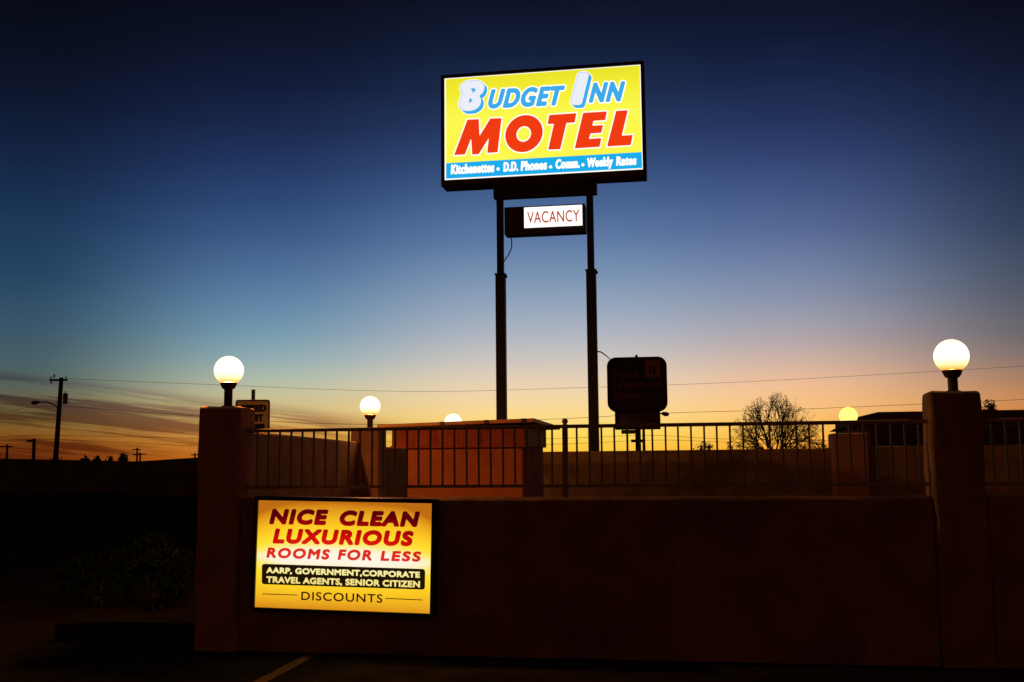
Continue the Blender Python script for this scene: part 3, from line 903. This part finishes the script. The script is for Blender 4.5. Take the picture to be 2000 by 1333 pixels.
lower_line('NICE', (270, 375), (752, 383), (270, 262), 0.0122, 1.16, 0.22, DRED, -0.003, 'red_lettering')
lower_line('CLEAN', (890, 388), (1572, 400), (890, 276), 0.0122, 1.18, 0.22, DRED, -0.003, 'red_lettering')
lower_line('LUXURIOUS', (300, 548), (1526, 573), (300, 438), 0.0115, 1.18, 0.20, DRED, -0.003, 'red_lettering')
lower_line('ROOMS', (238, 682), (786, 700), (238, 602), 0.0062, 1.22, 0.18, DRED, -0.003, 'red_lettering')
lower_line('FOR', (878, 702), (1172, 708), (878, 620), 0.0062, 1.22, 0.18, DRED, -0.003, 'red_lettering')
lower_line('LESS', (1262, 710), (1606, 718), (1262, 632), 0.0062, 1.22, 0.18, DRED, -0.003, 'red_lettering')
q = [lo(193, 743), lo(1658, 790), lo(1655, 975), lo(190, 925)]
ins = 0.022
qs = [(q[0][0] + ins, q[0][1] - ins), (q[1][0] - ins, q[1][1] - ins), (q[2][0] - ins, q[2][1] + ins), (q[3][0] + ins, q[3][1] + ins)]
m = MB(); letters(poly_segs([qs]), ins, lambda u, v: (u, -0.003, v), m, 0.006); m.build('black_panel', BLK, lf)
lower_line('AARP, GOVERNMENT,CORPORATE', (236, 822), (1608, 865), (236, 776), 0.0036, 1.06, 0, CRM, -0.006, 'cream_lettering', 0.003)
lower_line('TRAVEL AGENTS, SENIOR CITIZEN', (236, 908), (1608, 952), (236, 858), 0.0036, 1.06, 0, CRM, -0.006, 'cream_lettering', 0.003)
lower_line('DISCOUNTS', (546, 1066), (1272, 1092), (546, 994), 0.0016, 1.12, 0, BRN, -0.003, 'brown_lettering', 0.0035)
for xa, ya, xb, yb in ((197, 1013), (510, 1024)) and ((197, 1013, 510, 1024), (1300, 1053, 1633, 1068)):
    p, r_ = lo(xa, ya), lo(xb, yb); k = 0.0034
    m = MB(); m.face([(p[0], -0.003, p[1] - k), (r_[0], -0.003, r_[1] - k), (r_[0], -0.003, r_[1] + k), (p[0], -0.003, p[1] + k)])
    m.build('ruled_line', BRN, lf)

# ------------------------------------------------------------------ speed limit sign
SY = 18.6
zs = lambda x, y: (440 + x / 11.11, 740 + y / 11.11)
sw0, sw1 = at(459, 820, SY).x, at(527, 820, SY).x
stz = (at(462, 782, SY).z + at(525, 780, SY).z) / 2
sx = (sw0 + sw1) / 2; hw = (sw1 - sw0) / 2; SH = hw * 2 * 1.25
sl_ = empty('speed_limit_sign', (sx, SY, 0), 0, 'white speed limit sign on a post, half hidden behind the left street pillar', 'sign')
pc = at(494, 770, SY).x - sx
m = MB(); m.box(pc - 0.03, pc + 0.03, 0.008, 0.05, -0.05, at(494, 761, SY).z); m.build('post', GREYMETAL, sl_)
rr = 0.05
def rrect(x0, x1, z0, z1, r, n=6):
    o = []
    for cx, cz, a0 in ((x1 - r, z1 - r, 0), (x0 + r, z1 - r, 90), (x0 + r, z0 + r, 180), (x1 - r, z0 + r, 270)):
        for i in range(n + 1):
            a = R(a0 + 90 * i / n); o.append((cx + r * math.cos(a), cz + r * math.sin(a)))
    return o
m = MB(); m.prism(rrect(-hw, hw, stz - SH, stz, rr), 0.0, 0.006); pan = m.build('panel', SIGNWHITE, sl_)
m = MB(); oo, ii = rrect(-hw + .006, hw - .006, stz - SH + .006, stz - .006, rr), rrect(-hw + .028, hw - .028, stz - SH + .028, stz - .028, rr - .02)
for i in range(len(oo)):
    j = (i + 1) % len(oo); m.face([(oo[i][0], -0.002, oo[i][1]), (oo[j][0], -0.002, oo[j][1]), (ii[j][0], -0.002, ii[j][1]), (ii[i][0], -0.002, ii[i][1])])
m.build('border', SIGNBLACK, pan)


def black_text(t, xl_, xr_, zlo, zhi, bold, name='lettering'):
    seg = font_loops(t, 1.1); xs = np.concatenate([seg[:, 0], seg[:, 2]]); k = (xr_ - xl_) / (xs.max() - xs.min()); u = (zhi - zlo) / .683
    out = seg.copy()
    for a in (0, 2): out[:, a] = xl_ + (seg[:, a] - xs.min()) * k; out[:, a + 1] = zlo + seg[:, a + 1] * u
    m = MB(); letters(out, bold, lambda a, b: (a, -0.003, b), m, 0.006); m.build(name, SIGNBLACK, pan)


zz_ = lambda py: at(510, py, SY).z
xx_ = lambda px: at(px, 820, SY).x - sx
black_text('SPEED', xx_(471), xx_(519), zz_(803.2), zz_(792), 0.012)
black_text('LIMIT', xx_(477), xx_(513), zz_(822.5), zz_(811), 0.012)
black_text('25', xx_(472), xx_(516), zz_(862), zz_(831), 0.028)

# ------------------------------------------------------------------ bank sign
BY = 44.0
zk = lambda x, y: (1170 + x / 6.667, 680 + y / 6.667)
bxc = at(1245, 750, BY).x
bank = empty('bank_sign', (bxc, BY, 0), -A * 0.8, 'dark unlit bank sign with rounded corners and a reader box below', 'sign')
def bp(x, y):
    p = at(*zk(x, y), BY); return (p.x - bxc, p.z)
e0, e1 = bp(105, 400)[0], bp(882, 400)[0]; g1 = (bp(130, 125)[1] + bp(850, 108)[1]) / 2; g0 = bp(500, 828)[1]
m = MB(); m.prism(rrect(e0, e1, g0, g1, 0.38), 0, 0.5); bc = m.build('cabinet', BANKBROWN, bank, bevel=0.02)
for t_, xa, xb, ya, yb in (('First', 190, 510, 385, 290), ('National', 190, 800, 520, 425), ('Bank', 190, 545, 665, 570)):
    seg = font_loops(t_, 1.1); xs = np.concatenate([seg[:, 0], seg[:, 2]])
    L0, L1 = bp(xa, ya), bp(xb, yb); k = (L1[0] - L0[0]) / (xs.max() - xs.min()); u = (L1[1] - L0[1]) / .683
    out = seg.copy()
    for a_ in (0, 2): out[:, a_] = L0[0] + (seg[:, a_] - xs.min()) * k; out[:, a_ + 1] = L0[1] + seg[:, a_ + 1] * u
    m = MB(); letters(out, 0.010, lambda a, b: (a, -0.004, b), m, 0.010); m.build('lettering', BANKTEXT, bc)
l0, l1 = bp(600, 385), bp(785, 165)
m = MB(); m.face([(l0[0], -0.004, l0[1]), (l1[0], -0.004, l0[1]), (l1[0], -0.004, l1[1]), (l0[0], -0.004, l1[1])]); m.build('emblem', BANKLOGO, bc)
s0_, s1_ = bp(650, 350), bp(735, 220); wv = s1_[0] - s0_[0]
m = MB()
m.face([(s0_[0], -0.008, s0_[1]), (s0_[0] + wv * .3, -0.008, s0_[1]), (s0_[0] + wv * .3, -0.008, s1_[1]), (s0_[0], -0.008, s1_[1])])
m.face([(s0_[0] + wv * .55, -0.008, s0_[1]), (s1_[0], -0.008, s0_[1]), (s1_[0], -0.008, s1_[1]), (s0_[0] + wv * .55, -0.008, s1_[1])])
m.build('emblem_mark', BANKBROWN, bc)
m = MB(); l0, l1 = bp(205, 820), bp(800, 1058); m.box(l0[0], l1[0], 0.05, 0.45, l1[1], g0 + 0.02); rb_ = m.build('reader_box', BANKBROWN, bank, bevel=0.02)
m = MB(); m.box(l0[0] + 0.12, l1[0] - 0.12, 0.044, 0.0495, l1[1] + 0.15, g0 - 0.1); m.build('reader_panel', GLASSDARK, rb_)
m = MB(); pa = bp(470, 1100)[0], bp(528, 1100)[0]; m.box(pa[0], pa[1], 0.17, 0.33, -0.05, l1[1] - 0.001); m.build('pole', POLE_STEEL, bank)
m = MB(); pz = bp(500, 1210)[1]; m.box(pa[0] - 0.18, pa[1] + 0.12, 0.10, 0.165, pz - 0.06, pz + 0.06); m.build('bracket', POLE_STEEL, bank)
m = MB(); pz = bp(485, 100); m.lathe([(0.06, 0), (0.06, 0.08), (0.02, 0.12)], (pz[0], 0.25, g1 - 0.004), 8); m.build('top_lug', POLE_STEEL, bank)

# street name blade just below it
NY = 36.0
p0, p1 = at(1208, 848, NY), at(1242, 840, NY)
nb_ = empty('street_name_sign', ((p0.x + p1.x) / 2 + 0.1, NY, 0), 0, 'small green street name blade on a thin post below the bank sign', 'sign')
hw_ = (p1.x - p0.x) / 2
m = MB(); m.box(-hw_, hw_, -0.006, 0.006, p0.z, p1.z); bl_ = m.build('blade', GREENBLADE, nb_)
m = MB(); rr_ = random.Random(4)
x = -hw_ + 0.06
while x < hw_ - 0.08:
    wv = rr_.uniform(0.018, 0.04); hz = rr_.uniform(0.5, 0.95) * (p1.z - p0.z - 0.06)
    m.face([(x, -0.009, p0.z + 0.03), (x + wv, -0.009, p0.z + 0.03), (x + wv, -0.009, p0.z + 0.03 + hz), (x, -0.009, p0.z + 0.03 + hz)]); x += wv + rr_.uniform(0.012, 0.03)
m.build('faded_lettering', SIGNWHITE, bl_)
m = MB(); m.tube([(-0.09, 0.03, -0.05), (-0.09, 0.03, p1.z)], 0.028, 8); m.build('post', GREYMETAL, nb_)

# ------------------------------------------------------------------ street lamps and utility poles
def pole_px(px, Y): return Vector((at(px, 880, Y).x, Y, 0))


def street_lamp(px, py, Y, head_px, label, side=1):
    b = pole_px(px, Y); t = empty('street_lamp', b, 0, label, 'street lamp')
    zt_ = at(px, py, Y).z; hx = at(head_px, py, Y).x - b.x
    m = MB(); m.tube([(0, 0, -0.05), (0, 0, zt_ - 0.25)], [0.11, 0.075], 10); m.build('pole', GREYMETAL, t)
    m = MB(); m.tube([(0, 0, zt_ - 0.3), (hx * .12, 0, zt_ - 0.1), (hx * .4, 0, zt_ + 0.0), (hx * .78, 0, zt_ + 0.02)], 0.035, 8); ar = m.build('arm', GREYMETAL, t)
    s = 1 if hx > 0 else -1
    m = MB(); m.tube([(hx * .74, 0, zt_ + 0.02), (hx * .8, 0, zt_ + 0.02), (hx * .9, 0, zt_ - 0.02), (hx * 1.0, 0, zt_ - 0.03), (hx * 1.06, 0, zt_ - 0.02)], [0.05, 0.10, 0.14, 0.12, 0.04], 10)
    m.build('lamp_head', GREYMETAL, ar, smooth=True)
    return t


street_lamp(1258, 809, 62, 1304, 'unlit street lamp behind the bank sign, its head sticking out to the right')
# lamp standard with box head on the far left
b = pole_px(66, 46); zt_ = at(68, 857, 46).z
t = empty('lamp_standard', b, 0, 'short thick lamp standard with a flat box head, left of the utility pole', 'street lamp')
m = MB(); m.box(-0.055, 0.055, -0.055, 0.055, -0.05, zt_); m.build('pole', TIMBER, t)
m = MB(); m.box(-0.30, -0.0555, -0.08, 0.08, zt_ - 0.14, zt_ - 0.05); m.build('lamp_head', POLE_STEEL, t, bevel=0.01)

# utility pole
UY = 53.0
b = pole_px(107, UY); tp = at(120, 738, UY)
t = empty('utility_pole', b, 0, 'leaning timber utility pole with a crossarm, transformer and street lamp arm', 'utility pole')
lean = tp.x - b.x
ux = lambda px, py: at(px, py, UY).x - b.x
uz = lambda px, py: at(px, py, UY).z
m = MB(); m.tube([(0, 0, -0.05), (lean, 0, tp.z)], [0.14, 0.10], 10); m.build('pole', TIMBER, t)
m = MB(); m.box(ux(99, 742), ux(134, 742), -0.16, -0.101, uz(116, 745), uz(116, 741)); ca = m.build('crossarm', TIMBER, t)
for ipx, ht in ((101.5, 0.13), (108, 0.24), (131, 0.12)):
    m = MB(); m.lathe([(0.015, 0), (0.015, ht * .4), (0.05, ht * .45), (0.035, ht * .7), (0.05, ht * .75), (0.03, ht)], (ux(ipx, 741), -0.13, uz(116, 741) - 0.003), 8)
    m.build('insulator', GREYMETAL, ca)
m = MB(); m.tube([(ux(102, 745), -0.13, uz(102, 745)), (ux(103, 748), -0.13, uz(103, 749)), (ux(101, 750), -0.13, uz(101, 750))], 0.03, 6); m.build('cutout', GREYMETAL, ca)
trx = ux(127, 778)
m = MB(); m.lathe([(0.08, uz(127, 789.5)), (0.12, uz(127, 789)), (0.125, uz(127, 771)), (0.10, uz(127, 769)), (0.02, uz(127, 768.4))], (trx + 0.02, 0, 0), 14); tr_ = m.build('transformer', GREYMETAL, t)
m = MB(); m.lathe([(0.025, 0), (0.03, 0.06), (0.015, 0.15)], (trx + 0.0, 0, uz(127, 769.5)), 8); m.build('bushing', GREYMETAL, tr_)
m = MB(); m.tube([(ux(113, 797), 0, uz(113, 797)), (ux(105, 790.5), 0, uz(105, 790.5)), (ux(92, 786), 0, uz(92, 786)), (ux(76, 785), 0, uz(76, 785.5))], 0.032, 8); ar = m.build('lamp_arm', GREYMETAL, t)
m = MB(); m.tube([(ux(77, 785.5), 0, uz(77, 785.6)), (ux(72, 786.5), 0, uz(72, 786.3)), (ux(66, 787.5), 0, uz(66, 787.3)), (ux(61, 787.8), 0, uz(61, 787.3))], [0.04, 0.09, 0.11, 0.05], 10); m.build('lamp_head', GREYMETAL, ar, smooth=True)


def far_pole(px, py, Y, aw, label, arms=1):
    b = pole_px(px, Y); t = empty('utility_pole', b, 0, label, 'utility pole', 'far utility poles on the left skyline'); z = at(px, py, Y).z
    m = MB(); m.tube([(0, 0, -0.05), (0, 0, z)], [0.16, 0.12], 8); m.build('pole', TIMBER, t)
    for k in range(arms):
        m = MB(); m.box(-aw, aw, -0.2, -0.13, z - 0.35 - 0.7 * k, z - 0.2 - 0.7 * k); m.build('crossarm', TIMBER, t)


far_pole(14, 868, 120, 0.75, 'tiny far utility pole with one crossarm at the left edge')
far_pole(268, 875, 150, 0.62, 'tiny far utility pole with two crossarms beside the small tree', 2)
far_pole(274, 884, 155, 0.9, 'tiny far utility pole just right of the one with two crossarms', 1)
far_pole(381, 885, 150, 0.5, 'tiny far utility pole hard against the left street pillar', 1)


def wire(pts, label, r=0.013, depth=UY):
    P = [at(x, y, (p[0] if (p := rest) else depth)) for x, y, *rest in pts]
    out = []
    for i in range(len(P) - 1):
        p0, p1, p2, p3 = P[max(0, i - 1)], P[i], P[i + 1], P[min(len(P) - 1, i + 2)]
        for k in range(12):
            u = k / 12
            out.append(0.5 * ((2 * p1) + (p2 - p0) * u + (2 * p0 - 5 * p1 + 4 * p2 - p3) * u * u + (3 * p1 - p0 - 3 * p2 + p3) * u ** 3))
    out.append(P[-1])
    m = MB(); m.tube(out, r * 0.72, 5); o = m.build('power_line', WIRE)
    return tag(o, label, 'power line', 'power lines across the sunset')


wire([(131, 740), (400, 751), (800, 765), (1150, 757), (1500, 744), (2060, 712)], 'topmost thin power line from the pole crossarm sweeping behind the motel sign', 0.011)
wire([(114, 793), (386, 813), (540, 824), (760, 829), (1080, 819), (1310, 807), (1580, 799), (2060, 778)], 'power line from just under the transformer, second from the top', 0.015)
wire([(-40, 855), (109, 851), (383, 857), (600, 862), (900, 862), (1085, 857), (1270, 851), (1420, 858), (1700, 862)], 'low power line just above the skyline, upper of the lowest pair', 0.012)
wire([(-40, 864), (109, 859), (383, 871), (700, 876), (1085, 868), (1280, 860), (1420, 864), (1700, 872)], 'lowest power line skimming the skyline', 0.012)
wire([(-40, 799), (0, 803), (60, 807), (113, 811)], 'short power line from the left edge to the utility pole below its lamp arm', 0.012)
wire([(18, 802.5), (40, 799), (63, 796), (113, 794)], 'short thin wire rising to the lamp arm of the utility pole', 0.009)
# drop wire from the motel pole to the bank sign's side
p = [at(1166, 687, 20.9), at(1174, 688, 21.5), at(1181, 693, 24), at(1188, 699, 30), at(1196, 706, 43.8)]
m = MB(); m.tube(p, 0.014, 5); tag(m.build('drop_wire', WIRE), 'short drop wire curving from the right motel sign pole toward the bank sign', 'wire')

# ------------------------------------------------------------------ far walls, motel wing
def block_wall(pxa, pxb, Y, ya, yb, label):
    xa, xb = at(pxa, 900, Y).x, at(pxb, 900, Y).x; za, zb_ = at(pxa, ya, Y).z, at(pxb, yb, Y).z
    m = MB(); m.prism([(xa, -0.05), (xb, -0.05), (xb, zb_), (xa, za)], Y, Y + 0.25)
    o = m.build('block_wall', BLOCK, bevel=0.01); return tag(o, label, 'wall')


block_wall(-160, 262, 55, 893, 901.5, 'long dark block wall across the street behind the utility pole')
block_wall(262.3, 460, 50, 902, 889, 'darker block wall rising to the right behind the left street pillar')

MY = 27.0
wing = empty('motel_wing', (at(1700, 880, MY).x, MY, 0), -A, 'low dark motel wing with a hipped roof, on the right behind the railing', 'building')
wx = lambda px: (at(px, 850, MY).x - wing.location.x)
xL = wx(1676); ez = 1.6 + 72 * MY / F; LEN = 13.0
m = MB(); m.box(xL, LEN, 0, 4, -0.05, ez - 0.05); wl_ = m.build('wall', STUCCO, wing)
wz0, wz1 = 1.72, ez - 0.28
xw = wx(1700)
k = 0
while xw < LEN - 2:
    m = MB(); m.box(xw, xw + 1.9, -0.012, 0.05, wz0 - 0.9, wz1); wo = m.build('window', GLASSDARK, wl_)
    xw += 2.12; k += 1
m = MB()
ov = 0.45; rz1 = ez + 0.10
x0_, x1_ = wx(1664), LEN + ov; rise = 0.62
xr0 = wx(1712)
m.v += [(x0_, -ov, ez - 0.02), (x1_, -ov, ez - 0.02), (x1_, 4 + ov, ez - 0.02), (x0_, 4 + ov, ez - 0.02)]
m.f.append((0, 3, 2, 1))
m.v += [(xr0, -ov + 0.1, ez + 0.13), (x1_, -ov + 0.1, ez + 0.13), (x1_, 4 + ov - 0.1, ez + 0.13), (xr0, 4 + ov - 0.1, ez + 0.13)]
m.v += [(x0_, -ov, ez - 0.26), (x0_, 4 + ov, ez - 0.26)]
m.f = [(4, 5, 6, 7), (1, 2, 6, 5), (8, 1, 5, 4), (8, 4, 7, 9), (2, 9, 7, 6), (8, 9, 2, 1)]
m.build('roof', ROOFTILE, wing)
m = MB(); m.box(wx(1716), x1_, -ov - 0.03, -ov - 0.001, ez - 0.16, ez + 0.06); m.build('fascia_board', ROOFTILE, wing)

# ------------------------------------------------------------------ plants
def leaf_cloud(mb, c, rad, n, size, rs, flat=0.0):
    cl = [Vector((rs.gauss(0, .45), rs.gauss(0, .45), rs.gauss(0, .42))) for _ in range(max(6, n // 60))]
    for i in range(n):
        q = rs.choice(cl); p = q + Vector((rs.gauss(0, .22), rs.gauss(0, .22), rs.gauss(0, .2)))
        if p.length > 1.15: p = p.normalized() * rs.uniform(0.8, 1.15)
        p = Vector((c[0] + p.x * rad[0], c[1] + p.y * rad[1], c[2] + p.z * rad[2]))
        if p.z < 0.02: p.z = rs.uniform(0.02, 0.12)
        a = Vector((rs.uniform(-1, 1), rs.uniform(-1, 1), rs.uniform(-1, 1))).normalized()
        b = a.orthogonal().normalized(); s = size * rs.uniform(0.6, 1.4)
        mb.face([p - a * s, p + b * s * .45, p + a * s, p - b * s * .45])


def bush(px, Y, ztop_py, wpx, label, mat=LEAF, n=500, leaf=None, name='bush', cat='bush', group=None):
    rs = random.Random(int(px * 3 + Y)); b = pole_px(px, Y)
    zt_ = at(px, ztop_py, Y).z; rx = wpx / 2 / F * Y
    t = empty(name, b, 0, label, cat, group)
    m = MB(); leaf_cloud(m, (0, 0, zt_ * 0.52), (rx, rx, zt_ * 0.46), n, leaf or rx * 0.12, rs); m.build('foliage', mat, t)
    m = MB()
    for k in range(5):
        a = rs.uniform(0, 6.28); m.tube([(0.02 * k, 0, -0.03), (rx * .3 * math.cos(a), rx * .3 * math.sin(a), zt_ * .4), (rx * .6 * math.cos(a), rx * .6 * math.sin(a), zt_ * .8)], [0.03, 0.02, 0.008], 5)
    m.build('stem', TIMBER, t)
    return t


def limb(mb, a, b, r0, r1, rs, sag=0.12, seg=4, n=5):
    d = b - a; L = d.length
    side = Vector((rs.gauss(0, 1), rs.gauss(0, 1), rs.gauss(0, 1))) * L * sag + Vector((0, 0, L * 0.06))
    P = [a + d * (i / n) + side * math.sin(math.pi * i / n) * 0.5 + Vector((rs.gauss(0, 1), rs.gauss(0, 1), rs.gauss(0, 1))) * L * 0.018 * (0 < i < n) for i in range(n + 1)]
    mb.tube(P, [r0 + (r1 - r0) * i / n for i in range(n + 1)], seg, caps=False)
    return P


def bare_tree(px, Y, top_py, wpx, label, seed=3):
    b = pole_px(px, Y); H = at(px, top_py, Y).z; rs = random.Random(seed)
    t = empty('bare_tree', b, 0, label, 'tree')
    m = MB(); c = MB(); RX = wpx / 2 / F * Y; fork = Vector((0, 0, 0.9)); cz = 2.0
    limb(m, Vector((0, 0, -0.05)), fork, 0.16, 0.13, rs, 0.02, 8)

    def shell(a, e, k):
        return Vector((math.cos(a) * math.cos(e) * RX, math.sin(a) * math.cos(e) * RX, math.sin(e) * (H - cz))) * k + Vector((0, 0, cz))
    NP = 17
    for i in range(NP):
        a = i * 2.39996 + rs.uniform(-.2, .2); e = math.asin(min(0.93, 0.0 + 0.93 * (i + 0.5) / NP)) * rs.uniform(0.85, 1.08)
        tip = shell(a, e, rs.uniform(0.55, 0.68))
        P = limb(m, fork + Vector((rs.gauss(0, .05), rs.gauss(0, .05), rs.uniform(-.15, .2))), tip, 0.055, 0.026, rs, 0.10, 5, 7)
        for k in range(7):
            st = P[rs.choice((3, 4, 5, 6, 7, 7))]
            a2, e2 = a + rs.gauss(0, .42), min(1.5, max(-0.12, e + rs.gauss(0, .30)))
            q = shell(a2, e2, rs.uniform(0.72, 0.92))
            Q = limb(m, st, q, 0.024, 0.013, rs, 0.14, 4, 5)
            for u in range(5):
                st2 = Q[rs.choice((2, 3, 4, 5))]
                tp = shell(a2 + rs.gauss(0, .16), e2 + rs.gauss(0, .14), rs.uniform(0.82, 1.04))
                T_ = limb(m, st2, tp, 0.012, 0.008, rs, 0.18, 3, 3)
                for w_ in range(rs.choice((1, 3, 5, 8))):
                    p = T_[rs.choice((2, 3, 3))] + Vector((rs.gauss(0, .07), rs.gauss(0, .07), rs.gauss(0, .06)))
                    o = Vector((rs.gauss(0, 1), rs.gauss(0, 1), rs.gauss(0, 1))).normalized(); o2 = o.orthogonal().normalized(); z = rs.uniform(0.03, 0.055)
                    c.face([p - o * z, p + o2 * z * .5, p + o * z, p - o2 * z * .5])
    m.build('trunk', BARK, t); c.build('crown', DRYLEAF, t)
    return t


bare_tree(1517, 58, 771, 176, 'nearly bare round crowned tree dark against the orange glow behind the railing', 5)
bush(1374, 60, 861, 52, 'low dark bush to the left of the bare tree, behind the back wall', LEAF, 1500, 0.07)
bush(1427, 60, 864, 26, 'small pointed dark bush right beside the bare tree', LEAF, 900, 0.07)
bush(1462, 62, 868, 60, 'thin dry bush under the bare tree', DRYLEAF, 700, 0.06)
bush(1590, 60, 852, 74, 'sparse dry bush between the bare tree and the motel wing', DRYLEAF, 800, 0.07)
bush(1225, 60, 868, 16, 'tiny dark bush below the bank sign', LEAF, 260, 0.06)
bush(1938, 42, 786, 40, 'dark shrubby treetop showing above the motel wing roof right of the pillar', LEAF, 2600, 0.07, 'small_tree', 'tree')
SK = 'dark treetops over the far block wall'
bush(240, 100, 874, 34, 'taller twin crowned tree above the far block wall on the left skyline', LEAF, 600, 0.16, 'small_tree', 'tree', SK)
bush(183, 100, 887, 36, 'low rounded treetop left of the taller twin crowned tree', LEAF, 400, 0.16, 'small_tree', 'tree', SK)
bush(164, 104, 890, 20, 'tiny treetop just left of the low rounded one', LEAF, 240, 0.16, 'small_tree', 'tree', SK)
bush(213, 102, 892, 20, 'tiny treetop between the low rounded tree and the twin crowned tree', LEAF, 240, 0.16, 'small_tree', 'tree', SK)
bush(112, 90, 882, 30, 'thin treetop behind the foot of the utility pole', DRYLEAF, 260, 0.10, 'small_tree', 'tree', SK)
# planting left of the street wall, nearly lost in the dark
def ground_bush(px, pyb, pyt, wpx, label, n=1100):
    g = ground(px, pyb); return bush(px, g.y, pyt, wpx, label, LEAF, n, 0.035)
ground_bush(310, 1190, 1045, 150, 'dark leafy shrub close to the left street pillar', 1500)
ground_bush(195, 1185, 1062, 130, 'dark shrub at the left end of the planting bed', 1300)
ga, gb = ground(105, 1256), ground(372, 1262)
d = (gb - ga); L = d.length
m = MB(); m.box(0, L, 0, 0.15, -0.05, 0.17); o = m.build('kerb', DIRT, bevel=0.02); o.location = ga; o.rotation_euler.z = math.atan2(d.y, d.x)
tag(o, 'low concrete kerb edging the planting bed left of the street wall', 'kerb')
